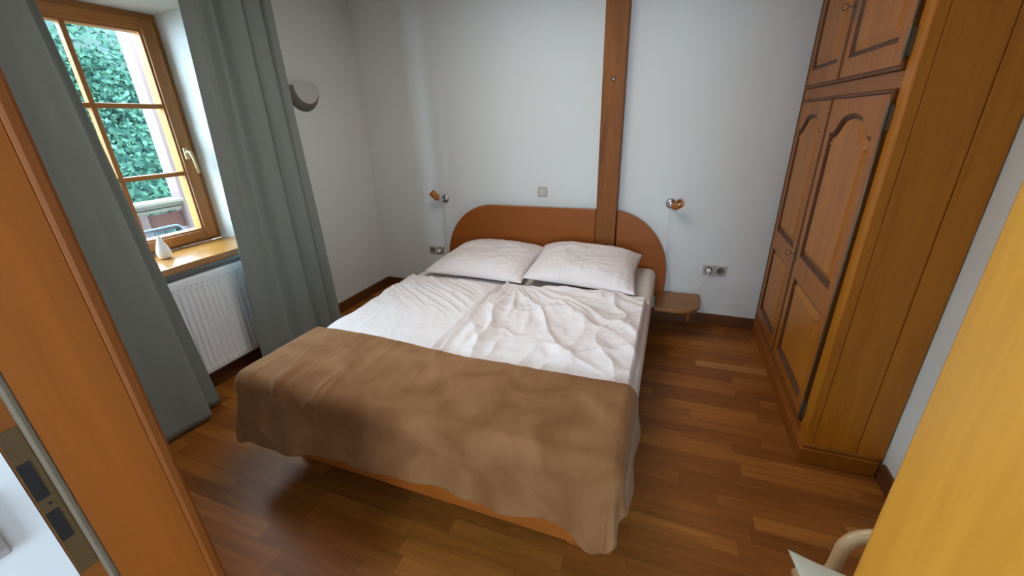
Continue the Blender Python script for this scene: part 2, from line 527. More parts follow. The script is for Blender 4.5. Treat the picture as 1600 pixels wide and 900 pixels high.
# ---- door frame
d = thing('door_1', ((DX0+DX1)/2, .2, 0), kind='structure')
mb = MB().box(DX0-.04, DX0, .170, .266, 0, 2.05)
mb.build('lining', M['jamb'], d)
MB().box(DX0-.04, DX0-.016, .1405, .170, 0, 2.05).build('rebate', M['jamb_edge'], d)
MB().box(DX0-.016, DX0-.0005, .1625, .170, 0, 2.05, .002).build('seal', M['seal'], d)
MB().box(DX0-.10, DX0+.003, .266, .287, 0, 2.12, .006).build('casing', M['jamb_edge'], d)
st = MB().box(DX0-.018, DX0-.0145, .1415, .1615, .965, 1.215).build('strike_plate', M['brass'], d)
MB().box(DX0-.0155, DX0-.0140, .1425, .1555, 1.105, 1.165).build('latch_hole', M['dark'], st)
MB().box(DX0-.0155, DX0-.0140, .1425, .1555, 1.030, 1.082).build('bolt_hole', M['dark'], st)
MB().lathe([(.0022, 0), (.0022, .0006), (0, .0006)], (DX0-.0145, .151, 1.094), (1, 0, 0), 12).build('screw', M['dark'], st)
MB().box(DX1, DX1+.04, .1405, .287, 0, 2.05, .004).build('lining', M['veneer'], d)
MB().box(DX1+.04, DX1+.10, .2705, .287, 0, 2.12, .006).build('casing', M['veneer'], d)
MB().box(DX0-.04, DX1+.04, .1405, .262, 2.05, 2.09).build('lining', M['jamb'], d)
MB().box(DX0-.10, DX1+.10, .262, .287, 2.05, 2.14, .006).build('casing', M['jamb_edge'], d)

# ---- window
w = thing('window_1', (xw, (WY0+WY1)/2, WZ0), kind='structure')
x0, x1 = -2.985, -2.915
mb = MB()
fw = .045
mb.box(x0, x1, WY0, WY0+fw, WZ0, WZ1, .003); mb.box(x0, x1, WY1-fw, WY1, WZ0, WZ1, .003)
mb.build('window_frame', M['pine'], w)
MB().box(x0, x1, WY0+fw, WY1-fw, WZ0, WZ0+fw*.8, .003).box(x0, x1, WY0+fw, WY1-fw, WZ1-fw, WZ1, .003).build('window_frame', M['pine_y'], w)
# sash overlaps the frame
sy0, sy1, sz0, sz1 = WY0+.03, WY1-.03, WZ0+.022, WZ1-.03
py0, py1, pz0, pz1 = 1.105, 1.780, .950, 2.078
X0, X1 = -2.975, -2.895
mb = MB()
mb.box(X0, X1, sy0, py0-.012, sz0, sz1, .006); mb.box(X0, X1, py1+.012, sy1, sz0, sz1, .006)
mb.box(X0, X1-.010, py0-.014, py0, sz0+.03, sz1-.03, .003); mb.box(X0, X1-.010, py1, py1+.014, sz0+.03, sz1-.03, .003)
sash = mb.build('sash', M['pine'], w)
mb = MB()
mb.box(X0, X1-.0005, py0-.013, py1+.013, sz0, pz0-.012, .006); mb.box(X0, X1-.0005, py0-.013, py1+.013, pz1+.012, sz1, .006)
mb.box(X0, X1-.010, py0, py1, pz0-.014, pz0, .003); mb.box(X0, X1-.010, py0, py1, pz1, pz1+.014, .003)
mb.build('sash_rail', M['pine_y'], w)
MB().box(-2.945, -2.908, 1.430, 1.457, pz0, pz1, .004).build('glazing_bar', M['pine'], w)
for z in (1.303, 1.693):
    MB().box(-2.945, -2.909, py0, py1, z-.0135, z+.0135, .004).build('glazing_bar', M['pine_y'], w)
MB().box(-2.939, -2.935, py0-.01, py1+.01, pz0-.01, pz1+.01).build('pane', M['glass'], w)
h = MB()
h.box(-2.896, -2.884, 1.807, 1.833, 1.385, 1.455, .005)
h.tube([(-2.886, 1.82, 1.43), (-2.855, 1.82, 1.43)], .0095, 12)
h.tube([(-2.852, 1.82, 1.434), (-2.848, 1.822, 1.42), (-2.846, 1.826, 1.39), (-2.848, 1.832, 1.34), (-2.85, 1.836, 1.30)], [.010, .010, .009, .0085, .0085], 12)
h.build('handle', M['champagne'], w)
MB().box(-2.915, -2.525, RY0+.003, RY1-.003, WZ0-.040, WZ0, .006).build('window_sill', M['sill'], w)

# timber post set in the back wall
p = MB().box(-.520, -.368, YB-.10, YB+.02, 0, ZC, .004)
po = p.build('timber_post', M['post'])
tag(po, 'brown timber post with knots running up the back wall through the headboard', 'post')
po_h = MB().lathe([(.013, 0), (.013, .003), (.008, .004), (.0075, .001), (0, .001)], (-.444, YB-.10, 1.79), (0, -1, 0), 20).build('dowel_hole', M['dark'], po)
MB().lathe([(.0065, 0), (.0065, .005), (0, .005)], (-.444, YB-.10, 1.79), (0, -1, 0), 16).build('dowel_pin', M['plastic_white'], po)

# ------------------------------------------------------------------ wardrobe
WX = .715           # carcass front
WYA, WYB, WZT = 1.885, 3.262, 2.50
wr = thing('wardrobe', (.87, 2.57, 0), 'tall brown oak wardrobe with arched panel doors against the right wall', 'wardrobe')
mb = MB()
mb.box(WX, XR-.003, WYA+.004, WYB, .075, WZT-.02)
mb.build('carcass', M['oak'], wr)
# face frame with corner mouldings
MB().box(WX-.006, WX+.02, WYA, 1.962, .10, WZT, .006).build('face_stile', M['oak_side'], wr)
MB().box(WX-.006, WX+.02, 3.205, 3.234, .10, WZT, .006).build('face_stile', M['oak_panel'], wr)
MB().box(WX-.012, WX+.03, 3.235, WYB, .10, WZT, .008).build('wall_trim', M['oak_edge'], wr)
for za, zb in ((1.612, 1.672), (.10, .165), (2.40, WZT)):
    MB().box(WX-.005, WX+.02, 1.9622, 3.2048, za, zb, .003).build('face_rail', M['oak_y'], wr)
for a, c in ((WX+.012, .748), (.751, .915), (.919, XR-.003)):
    MB().box(a, c, WYA-.002 if a > .8 else WYA, WYA+.02, .10, WZT, .0025).build('side_panel', M['oak_side'], wr)
mb = MB()
mb.box(.700, XR-.018, 1.866, WYB, 0, .085, .004)
mb.box(.706, XR-.018, 1.873, WYB, .085, .105, .007)
mb.build('plinth', M['oak_y'], wr)
MB().box(.68, XR-.003, 1.86, WYB, WZT, WZT+.05, .012).build('cornice', M['oak_y'], wr)


def seg(a, b, n):
    return [(a[0]+(b[0]-a[0])*i/n, a[1]+(b[1]-a[1])*i/n) for i in range(n)]


def offset_poly(P, t):
    """inset a counter-clockwise polygon by t"""
    out = []
    n = len(P)
    for i in range(n):
        a = Vector(P[i-1]); p = Vector(P[i]); c = Vector(P[(i+1) % n])
        d1 = (p-a).normalized(); d2 = (c-p).normalized()
        n1 = Vector((-d1.y, d1.x)); n2 = Vector((-d2.y, d2.x))
        bis = (n1+n2)
        k = max(bis.length_squared/2, .35)
        q = p + bis/ (k) * t
        out.append((q.x, q.y))
    return out


def panel_zone(frame, mould, panel, xf, y0, y1, z0, z1, hy0, hy1, hz0, hz1, arch=0):
    """zone of a door: flat frame with a moulded hole and a raised field; facing -x"""
    NS, NT = 6, 24
    bl, br, tr, tl = (hy0, hz0), (hy1, hz0), (hy1, hz1), (hy0, hz1)
    P = seg(bl, br, NS)+seg(br, tr, NS)
    top = []
    for i in range(NT):
        t = i/NT
        y = hy1+(hy0-hy1)*t
        if arch:
            s = abs(2*t-1)         # 1 at shoulders, 0 at crown
            q = 1-s
            f = sstep(.12, .62, q)*.86+.14*sstep(.5, 1, q)
            top.append((y, hz1-arch+arch*float(f)))
        else:
            top.append((y, hz1))
    if arch:
        P = seg(bl, br, NS)+seg(br, (hy1, hz1-arch), NS)+top+seg((hy0, hz1-arch), bl, NS)
    else:
        P += top+seg(tl, bl, NS)
    O = seg((y0, z0), (y1, z0), NS)+seg((y1, z0), (y1, z1), NS)+seg((y1, z1), (y0, z1), NT)+seg((y0, z1), (y0, z0), NS)
    n = len(P)
    for target, loops in ((frame, [(O, 0.0), (P, 0.0)]), (mould, [(P, 0.0), (offset_poly(P, .005), .005), (offset_poly(P, .010), .004), (offset_poly(P, .018), .014), (offset_poly(P, .023), .014)])):
      vs = []
      for L, dp in loops:
        vs += [(xf+dp, y, z) for y, z in L]
      fs = []
      for k in range(len(loops)-1):
        for i in range(n):
            fs.append((k*n+i, k*n+(i+1) % n, (k+1)*n+(i+1) % n, (k+1)*n+i))
      target.add(vs, fs)
    loops = [(offset_poly(P, .023), .014), (offset_poly(P, .050), .004), (offset_poly(P, .053), .002)]
    vs = []
    for L, dp in loops:
        vs += [(xf+dp, y, z) for y, z in L]
    fs = []
    for k in range(len(loops)-1):
        for i in range(n):
            fs.append((k*n+i, k*n+(i+1) % n, (k+1)*n+(i+1) % n, (k+1)*n+i))
    fs.append(tuple(range((len(loops)-1)*n, len(loops)*n)))
    panel.add(vs, fs)


def wardrobe_door(y0, y1, z0, z1, zones, hinge_y, key_y, key_z, hinge_z, rod):
    xf = .697
    fr = MB(); bd = MB()
    m = .016   # bead width
    parts = []
    for (a, c, hz0, hz1, arch, hm0, hm1) in zones:
        md = MB(); pn = MB()
        panel_zone(fr, md, pn, xf, y0+m, y1-m, a, c, y0+hm0, y1-hm1, hz0, hz1, arch)
        parts.append((md, pn))
    # outer rounded bead
    za, zb = zones[0][0], zones[-1][1]
    prof = [(0, 0), (.001, .005), (.003, .005), (.005, .0), (.009, -.003), (.013, -.001), (.016, .004), (.016, .017)]
    vs = []
    for o_, dp in prof:
        for (y, z) in ((y0+m-o_, za-o_), (y1-m+o_, za-o_), (y1-m+o_, zb+o_), (y0+m-o_, zb+o_)):
            vs.append((xf+dp, y, z))
    fs = []
    for k in range(len(prof)-1):
        for i in range(4):
            fs.append((k*4+i, k*4+(i+1) % 4, (k+1)*4+(i+1) % 4, (k+1)*4+i))
    bd.add(vs, fs)
    dr = fr.build('door', M['oak'], wr, fixn=True)
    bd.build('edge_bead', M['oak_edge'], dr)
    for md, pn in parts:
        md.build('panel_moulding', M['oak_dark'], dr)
        pn.build('door_panel', M['oak_panel'], dr)
    for hz in hinge_z:
        hg = MB()
        hg.lathe([(0, -.062), (.004, -.058), (.0025, -.052), (.0055, -.046), (.0055, .046), (.0025, .052), (.004, .058), (0, .062)], (xf-.004, hinge_y, hz), (0, 0, 1), 12)
        hg.box(xf, WX-.004, hinge_y-.012, hinge_y, hz-.042, hz+.042)
        hg.build('hinge', M['bronze'], dr)
    if rod:
        MB().tube([(xf-.002, hinge_y, rod[0]), (xf-.002, hinge_y, rod[1])], .0045, 10).build('hinge_rod', M['bronze'], dr)
    if key_y:
        MB().box(xf-.002, xf+.003, key_y-.011, key_y+.011, key_z-.055, key_z+.055, .002).build('keyhole_plate', M['bronze'], dr)
        k = MB().tube([(xf+.002, key_y, key_z), (xf-.035, key_y, key_z)], .0028, 8)
        ring = [(xf-.045+.011*math.cos(t), key_y, key_z+.014*math.sin(t)) for t in [2*math.pi*i/20 for i in range(20)]]
        k.tube(ring, .0022, 8, closed=True)
        k.build('key', M['bronze'], dr)
    return dr

YM = 2.625
for (a, c, right) in ((1.964, YM-.004, True), (YM+.004, 3.205, False)):
    hm0, hm1 = (.085, .075) if right else (.075, .065)
    hy = a-.004 if right else c+.004
    wardrobe_door(a, c, .165, 1.612, [(.181, .755, .235, .695, 0, hm0, hm1), (.755, 1.596, .815, 1.535, .085, hm0, hm1)], hy,
                  YM-.03 if right else None, .82, (.24, 1.52) if right else (), (.30, 1.46) if right else None)
    wardrobe_door(a, c, 1.672, 2.40, [(1.688, 2.384, 1.765, 2.325, .0, hm0, hm1)], hy,
                  YM-.03 if right else None, 1.98, (1.755, 2.30) if right else (), (1.82, 2.24) if right else None)

# ------------------------------------------------------------------ bed
BX0, BX1, BYF, BYH = -1.745, -.035, .985, 3.13
bed = thing('bed', (-.91, 2.1, 0), 'double bed frame of beech wood with arched two piece headboard', 'bed')
MB().box(BX0+.02, BX1-.02, BYF-.005, BYF+.022, .185, .375, .006).build('foot_rail', M['beech_x'], bed)
for x in (BX0+.012, BX1-.037):
    MB().box(x, x+.025, BYF+.022, BYH+.04, .185, .278, .006).build('side_rail', M['beech_y'], bed)
MB().box(BX0+.05, BX1-.05, BYF+.04, BYH, .25, .275).build('slatted_base', M['beech_x'], bed)
for x in (BX0+.14, BX1-.20):
    for y in (BYF+.12, BYH-.25):
        MB().box(x, x+.06, y, y+.06, 0, .25, .004).build('leg', M['beech_x'], bed)
# headboard pieces: super-elliptical arch from x=-1.87 to .045, cut at the post
HC = -.91; HW = .945; HT = .892; HZ = .22
def arch_z(x):
    u = abs(x-HC)
    fl = .50
    if u <= fl: return HT - .0*u
    t = min((u-fl)/(HW-fl), 1)
    return .40+(HT-.40)*math.sqrt(max(1-t**2, 0))
def head_piece(xa, xb):
    top = []
    n = 40
    xs = [xa+(xb-xa)*i/n for i in range(n+1)]
    if xa < HC-HW+.01: xs = [HC-HW+ (xb-HC+HW)*(1-math.cos(math.pi/2*i/n)) for i in range(n+1)]
    if xb > HC+HW-.01: xs = [xa+(HC+HW-xa)*math.sin(math.pi/2*i/n) for i in range(n+1)]
    poly = [(xs[0], HZ), (xs[-1], HZ)]+[(x, arch_z(x)) for x in xs[::-1]]
    mb = MB().prism(poly, lambda u, v, d: (u, d, v), YB-.082, YB-.055)
    return mb.build('headboard', M['beech_x'], bed, bevel=.004)
head_piece(HC-HW, -.526)
head_piece(-.360, HC+HW)
MB().box(-1.6, -.7, YB-.055, YB-.018, .2, .6).build('headboard_batten', M['beech_x'], bed)

# night shelves
def shelf(xa, xb, sgn, label):
    t = thing('night_shelf', ((xa+xb)/2, 3.08, .21), label, 'shelf', 'night shelves beside the bed')
    r = .16
    xi, xo = (xa, xb)
    poly = [(xi+sgn*.064, YB-.02), (xi+sgn*.064, 3.185), (xi, 3.185), (xi, 2.895)]
    for i in range(13):
        a = -math.pi/2+math.pi/2*i/12
        poly.append((xo-sgn*r+sgn*r*math.cos(a), 2.895+r+r*math.sin(a)))
    poly.append((xo, YB-.02))
    MB().prism(poly, lambda u, v, d: (u, v, d), .228, .252).build('shelf_board', M['shelf_wood'], t, bevel=.004)
    MB().box(xo-sgn*.09, xo-sgn*.065, 2.99, YB-.02, .13, .228, .003).build('bracket', M['beech_y'], t)
    MB().box(xi, xo-sgn*.09, 3.12, 3.145, .15, .228, .003).build('support_rail', M['beech_x'], t)
shelf(-.022, .295, 1, 'beech night shelf with rounded corner to the right of the bed')
shelf(-1.80, -2.115, -1, 'beech night shelf half hidden to the left of the bed')

# mattress
mt_ = MB().box(BX0+.006, BX1-.002, BYF+.035, BYH+.034, .28, .475, .05)
o = mt_.build('mattress', M['sheet']); tag(o, 'thick mattress in a cream fitted sheet lying in the bed frame', 'mattress')
for p_ in o.data.polygons: p_.use_smooth = True

# duvets as closed puffy sheets
def duvet(name, x0, x1, y0, ytl, ytr, hfun, label, z0=.478, group=None):
    nu, nv = 190, 260
    u = np.linspace(0, 1, nu)[:, None]*np.ones((1, nv)); v = np.ones((nu, 1))*np.linspace(0, 1, nv)[None, :]
    yt = ytl+(ytr-ytl)*u
    ed = .006*(fbm(u*6, v*6, 40)-.5)
    X = x0+(x1-x0)*u+ed*2; Y = y0+(yt-y0)*v+ed*3*(v > .9)
    puff = sstep(0, .035/(x1-x0), u)*sstep(0, .035/(x1-x0), 1-u)*sstep(0, .035/(1.4), 1-v)*sstep(0, .02, v)
    H = .006+puff*hfun(X, Y, u, v)*(.30+.70*sstep(1.36, 1.60, Y))*(1-.85*sstep(2.36, 2.43, Y))
    top = np.stack([X, Y, z0+H], -1); bot = np.stack([X, Y, np.full_like(X, z0)+0*H], -1)
    mb = MB().grid(top, True, flip=False)
    n = nu*nv
    mb.grid(bot[::19, ::20], True, flip=True) if False else None
    # rim
    idx = [(i, 0) for i in range(nu)]+[(nu-1, j) for j in range(1, nv)]+[(i, nv-1) for i in range(nu-2, -1, -1)]+[(0, j) for j in range(nv-2, 0, -1)]
    rim = [tuple(top[a]) for a in idx]+[tuple(bot[a]) for a in idx]
    k = len(idx)
    mb.add(rim, [(i, (i+1) % k, k+(i+1) % k, k+i) for i in range(k)]+[tuple(range(2*k-1, k-1, -1))], False)
    o = mb.build(name, M['duvet'])
    return tag(o, label, 'duvet', group)

def h_left(X, Y, u, v):
    h = .030+.012*fbm(X*3, Y*2, 1)
    # long creases in the upper left running to the lower right
    s = (X+1.7)*.9+(Y-2.3)*1.4
    t = (X+1.7)*.8-(Y-2.3)*.45
    wv = fbm(t*1.6, s*9+.8*fbm(X*3, Y*3, 9), 3, 3)
    m = sstep(1.75, 2.15, Y)*(1-sstep(-1.15, -.98, X))
    h = h+.020*m*ridge(wv, 3)
    h = h+.006*ridge(fbm(X*5+.7*Y, Y*4, 5, 3), 2)*(1-m*.5)
    h = h+.003*ridge(fbm(X*14, Y*11, 6, 2), 2)
    return h

def h_right(X, Y, u, v):
    fx, fy = -.90, 2.40
    dx = X-fx; dy = fy-Y
    r = np.sqrt(dx*dx+dy*dy)+1e-4
    th = np.arctan2(dx, dy+.02)
    wr1 = .35*(fbm(X*4, Y*4, 21)-.5)
    rad = ridge(fbm(th*4.2+wr1*2, r*1.3+3, 22, 3), 2.2)
    a_r = sstep(.02, .25, r)*(1-.55*sstep(.6, 1.3, r))
    h = .034+.012*fbm(X*2, Y*2, 25)
    h = h+.034*rad*a_r
    # crossing wrinkles lower right
    q = fbm(X*3.4+1.8*Y+.6*fbm(X*3, Y*3, 27), Y*1.7-1.6*X, 28, 2)
    h = h+.020*ridge(q, 3.2)*sstep(.15, .6, r)
    q2 = fbm(X*2.2-3.2*Y+.8*fbm(X*4, Y*4, 37), X*2.6+Y*1.4, 38, 3)
    h = h+.015*ridge(q2, 4)*sstep(.1, .5, r)
    h = h+.004*ridge(fbm(X*8+Y*6, Y*8-X*5, 31, 2), 2.5)
    h = h+.018*np.exp(-((r-.03)/.10)**2)
    # rolled edge ridge along the left seam
    h = h+.016*np.exp(-((u-.035)/.018)**2)*(.5+vnoise(v*7, v*0, 33))
    return h

duvet('duvet', BX0+.012, -1.0, 1.05, 2.56, 2.53, h_left, 'smoother pale pink duvet on the window side of the bed', group='two duvets on the bed')
duvet('duvet', -.992, BX1-.012, 1.05, 2.50, 2.47, h_right, 'crumpled pale pink duvet on the wardrobe side of the bed', z0=.480, group='two duvets on the bed')

# pillows
def pillow(TL, TR, BR, BL, thick, seed, label):
    nu = nv = 130
    u = np.linspace(0, 1, nu)[:, None]*np.ones((1, nv)); v = np.ones((nu, 1))*np.linspace(0, 1, nv)[None, :]
    TL, TR, BR, BL = map(np.array, (TL, TR, BR, BL))
    P = ((BL[None, None]*(1-u)[..., None]+BR*u[..., None])*(1-v)[..., None]+(TL*(1-u)[..., None]+TR*u[..., None])*v[..., None])
    # sides pull in between the corners
    pin = .022
    c = (TL+TR+BR+BL)/4
    e = pin*(4*u*(1-u)*(np.abs(2*v-1)**6)+4*v*(1-v)*(np.abs(2*u-1)**6))
    dirn = c-P; dirn /= np.linalg.norm(dirn, axis=-1, keepdims=True)+1e-6
    P = P+dirn*e[..., None]
    prof = (np.clip(1-np.abs(2*u-1)**2.6, 0, 1)*np.clip(1-np.abs(2*v-1)**2.6, 0, 1))**.55
    rim = np.minimum(np.minimum(u, 1-u), np.minimum(v, 1-v))
    wr_ = (.014*ridge(fbm(u*4+seed, v*3, seed, 3), 2)+.012*ridge(fbm(u*3-v*4+seed, v*3+u*2, seed+7, 3), 3.5))*sstep(0, .12, rim)
    # gathers along the hem
    ga = .009*ridge(vnoise(u*26, v*2.0, seed+3), 1.5)*sstep(.35, .05, v)*sstep(0, .03, v)
    ga = ga+.005*ridge(vnoise(u*2.0, v*22, seed+4), 1.5)*np.maximum(sstep(.2, .03, u), sstep(.8, .97, u))*sstep(0, .03, rim)
    dent = .025*np.exp(-(((u-.55)/.2)**2+((v-.5)/.2)**2))
    up = thick*prof+wr_*prof+ga-dent*prof
    nrm = np.cross(TR-BL, TL-BR); nrm = nrm/np.linalg.norm(nrm); nrm = nrm if nrm[2] > 0 else -nrm
    top = P+nrm*up[..., None]*.72
    bot = P-nrm*(thick*prof*.28)[..., None]
    mb = MB().grid(top).grid(bot, flip=True)
    o = mb.build('pillow', M['duvet'])
    tag(o, label, 'pillow', 'two pillows at the headboard')
    bm = bmesh.new(); bm.from_mesh(o.data); bmesh.ops.remove_doubles(bm, verts=bm.verts, dist=1e-4); bm.to_mesh(o.data); bm.free()
    return o

pillow((-1.61, 3.13, .565), (-.87, 3.14, .565), (-.88, 2.42, .530), (-1.66, 2.45, .525), .145, 50, 'flatter pale pink pillow on the window side against the headboard')
pillow((-.915, 3.12, .60), (-.145, 3.10, .585), (-.135, 2.37, .555), (-.865, 2.41, .575), .15, 60, 'plumper pale pink pillow on the wardrobe side in front of the timber post')

# blanket
def blanket():
    na, nb = 330, 190
    xl, xr, yf, zt = BX0-.002, BX1+.004, BYF-.012, .545
    r = .055
    sideL, sideR = .27, .15
    a = np.linspace(xl-sideL, xr+sideR, na)[:, None]*np.ones((1, nb))
    t = (a-xl)/(xr-xl)
    ytop = 1.455+.018*np.sin(t*7+.5)*1.0-.035*sstep(.5, 1, t)+.01*(vnoise(t*9, t*0, 70)-.5)
    drop = .245+.060*np.exp(-((t-.965)/.042)**2)+.012*np.sin(t*11)+.045*sstep(.28, .0, t)-.035*np.exp(-((t-.75)/.2)**2)+.015*(vnoise(t*6, t*0+5, 71)-.5)
    ybot = yf-drop
    v = np.ones((na, 1))*np.linspace(0, 1, nb)[None, :]
    b_ = ytop+(ybot-ytop)*v
    dx = np.where(a < xl, xl-a, np.where(a > xr, a-xr, 0))+0.0
    # rounding starts before the edge
    ex = np.where(a < (xl+xr)/2, -1, 1)
    dx = np.maximum(0, np.where(ex < 0, (xl+r)-a, a-(xr-r)))
    dy = np.maximum(0, (yf+r)-b_)
    d = np.sqrt(dx*dx+dy*dy)
    ux = np.where(d > 1e-6, ex*dx/np.maximum(d, 1e-6), 0); uy = np.where(d > 1e-6, -dy/np.maximum(d, 1e-6), 0)
    ph0 = np.arctan2(dy, np.maximum(dx, 1e-9))
    d = d*(1-.17*np.where((dx > 0) & (dy > 0), np.sin(2*ph0)**2, 0))
    q = r*math.pi/2
    out = np.where(d < q, r*np.sin(np.minimum(d, q)/r), r)
    dn = np.where(d < q, r*(1-np.cos(np.minimum(d, q)/r)), r+(d-q))
    cx = np.clip(a, xl+r, xr-r); cy = np.maximum(b_, yf+r)
    hang = sstep(q*.7, q+.25, d)
    corner = np.minimum(dx, dy)/np.maximum(np.maximum(dx, dy), 1e-6)   # 0..1 at 45 deg
    phi = np.arctan2(dy, dx)
    # fold waves in the hanging part
    f_front = .012*np.sin(a*13+2*fbm(a*2, b_*2, 72))+.006*np.sin(a*31+1)+.020*np.exp(-((a-(xr-.11))/.045)**2)-.014*np.exp(-((a-(xr-.05))/.022)**2)
    f_side = .010*np.sin(b_*24)
    both = (dx > 0) & (dy > 0)
    f_c = .030*np.sin(phi*2)**2*np.sin(phi*5+.9)
    fold = np.where(both, f_c+f_front*(phi/1.57)+f_side*(1-phi/1.57), np.where(dy > 0, f_front, np.where(dx > 0, f_side, 0)))
    out = out+hang*(fold+.020)
    out = out+.022*hang*hang
    X = cx+ux*out; Y = cy+uy*out; Z = zt-dn
    # soft bulges and wrinkles on top
    topm = 1-sstep(0, q, d)
    Z = Z+topm*(.018*fbm(a*2.2, b_*3, 73)+.004*ridge(fbm(a*9, b_*3, 74), 3))
    # vertical wrinkles toward the left end of the foot edge
    wl = np.exp(-((a+1.42)/.22)**2)*np.exp(-((b_-1.06)/.16)**2)
    Z = Z+.016*wl*ridge(vnoise(a*17+b_*3, b_*1.2, 75), 2)
    Y = Y-.012*wl*ridge(vnoise(a*17+b_*3, b_*1.2, 75), 2)
    wf = (dy > 0)*sstep(0, .1, dy)
    Y = Y-wf*.014*ridge(fbm(a*3.2-b_*1.5, b_*2.5+a, 77, 2), 3)
    Z = Z-.028*np.exp(-((v)/.03)**2)*0
    # right corner: a pulled down point with a fold behind it
    P = np.stack([X, Y, Z], -1)
    P[..., 2] = np.maximum(P[..., 2], .02)
    mb = MB().grid(P)
    o = mb.build('blanket', M['blanket'], solid=.009)
    tag(o, 'brown plush blanket draped over the foot of the bed', 'blanket')
blanket()

# ------------------------------------------------------------------ curtains
def curtain(ctrl_top, ctrl_bot, z0, z1, label, seed, n=150, nz=70, hemf=None):
    """ctrl = plan points (y, x) at the top and at the hem, same count"""
    def spline(C, ss):
        C = np.array(C, float)
        # chord-length param
        k = np.linspace(0, 1, len(C))
        out = []
        for q in ss:
            f = q*(len(C)-1); i = min(int(f), len(C)-2); t = f-i
            p0 = C[max(i-1, 0)]; p1 = C[i]; p2 = C[i+1]; p3 = C[min(i+2, len(C)-1)]
            out.append(.5*((2*p1)+(-p0+p2)*t+(2*p0-5*p1+4*p2-p3)*t*t+(-p0+3*p1-3*p2+p3)*t**3))
        return np.array(out)
    ss = np.linspace(0, 1, n)
    A = spline(ctrl_top, ss); B = spline(ctrl_bot, ss)
    zz = np.linspace(0, 1, nz)
    P = np.zeros((n, nz, 3))
    for j, t in enumerate(zz):
        q = A*t+B*(1-t)
        w_ = .020*(fbm(ss*9+seed, np.full(n, t*2.2), seed)-.5)+.006*np.sin(t*5+ss*8)
        P[:, j, 1] = q[:, 0]
        P[:, j, 0] = q[:, 1]+w_
        zb = z0+(hemf(ss) if hemf is not None else 0)
        P[:, j, 2] = zb+(z1-zb)*t
    o = MB().grid(P).build('curtain', M['curtain'], solid=.003, subsurf=0)
    tag(o, label, 'curtain', 'grey curtains at the window')
    return o

lt = [(.45, -2.42), (.60, -2.36), (.74, -2.42), (.86, -2.385), (.96, -2.36), (1.045, -2.355), (1.063, -2.385), (1.045, -2.43), (1.09, -2.455), (1.125, -2.44)]
lb = [(.42, -2.42), (.58, -2.36), (.74, -2.41), (.88, -2.375), (1.04, -2.345), (1.155, -2.34), (1.172, -2.37), (1.155, -2.42), (1.215, -2.435), (1.275, -2.42)]
curtain(lt, lb, .022, 2.47, 'dark grey curtain hanging left of the window beside the door frame', 80)
rt = [(1.745, -2.44), (1.80, -2.42), (1.845, -2.43), (1.88, -2.40), (1.915, -2.45), (1.95, -2.40), (2.00, -2.385), (2.045, -2.40), (2.055, -2.46), (2.075, -2.39), (2.14, -2.375), (2.18, -2.39), (2.185, -2.44), (2.215, -2.39), (2.265, -2.40), (2.295, -2.45)]
rb = [(1.60, -2.43), (1.66, -2.40), (1.72, -2.425), (1.79, -2.39), (1.86, -2.43), (1.92, -2.385), (1.985, -2.36), (2.045, -2.385), (2.05, -2.46), (2.075, -2.43), (2.13, -2.375), (2.185, -2.39), (2.19, -2.44), (2.215, -2.40), (2.265, -2.37), (2.315, -2.43)]
curtain(rt, rb, .022, 2.47, 'dark grey curtain hanging right of the window next to the wall lamp', 90)
# rail
rl = thing('curtain_rail', (-2.42, 1.4, 2.5), 'white curtain rail under the ceiling above both grey curtains', 'curtain rail')
MB().box(-2.435, -2.405, .35, 2.45, 2.475, 2.495, .003).build('track', M['plastic_white'], rl)
for y in (.6, 1.4, 2.2):
    MB().box(-2.43, -2.41, y-.02, y+.02, 2.495, ZC, .002).build('bracket', M['plastic_white'], rl)

# ------------------------------------------------------------------ radiator
rd = thing('radiator', (-2.59, 1.4, .14), 'white ribbed panel radiator under the window sill', 'radiator')
ry0, ry1, rz0, rz1 = .92, 2.02, .145, .765
ny, nz_ = 600, 60
yy = np.linspace(ry0, ry1, ny)[:, None]*np.ones((1, nz_)); zzz = np.ones((ny, 1))*np.linspace(rz0, rz1, nz_)[None, :]
ph = (yy-ry0)/.0335
g = np.clip(np.cos(ph*2*math.pi)*1.6, -1, 1)*.5+.5
win = sstep(rz0+.035, rz0+.055, zzz)*sstep(rz1-.06, rz1-.08, zzz)
edge = sstep(ry0, ry0+.006, yy)*sstep(ry1, ry1-.006, yy)*sstep(rz0, rz0+.006, zzz)*sstep(rz1, rz1-.006, zzz)
fx_ = -2.553-.007*g*win-.010*(1-edge)
# thin grey strips for the shaded seams between the ribs along both ends
P = np.stack([fx_, yy, zzz], -1)
MB().grid(P).box(-2.572, -2.566, ry0, ry1, rz0, rz1).build('front_panel', M['white'], rd)
MB().box(-2.652, -2.636, ry0+.01, ry1-.01, rz0, rz1, .004).build('rear_panel', M['white'], rd)
mb = MB()
for i in range(33):
    yc = ry0+.0335*(i+.0)+.016
    if yc > ry1-.01: break
    mb.box(-2.5555, -2.5525, yc-.009, yc+.009, rz0+.028, rz0+.033)
mb.build('lower_seam_shade_row', plain('seam shade grey', (.50, .52, .55), .5), rd)  # grey strips paint in the seam shade on the white enamel
mb = MB()
for i in range(33):
    yc = ry0+.0335*(i+.0)+.016
    if yc > ry1-.01: break
    mb.box(-2.5555, -2.5525, yc-.009, yc+.009, rz1-.052, rz1-.047)
mb.build('upper_seam_shade_row', bpy.data.materials['seam shade grey'], rd)
mb = MB()
for i in range(56):
    yc = ry0+.02+i*.019
    mb.box(-2.63, -2.575, yc, yc+.006, rz1-.01, rz1-.002)
mb.build('top_grille', M['white'], rd)
for y in (1.05, 1.85):
    MB().box(-2.655, -2.64, y, y+.03, .1, .7).build('wall_bracket', M['white'], rd)
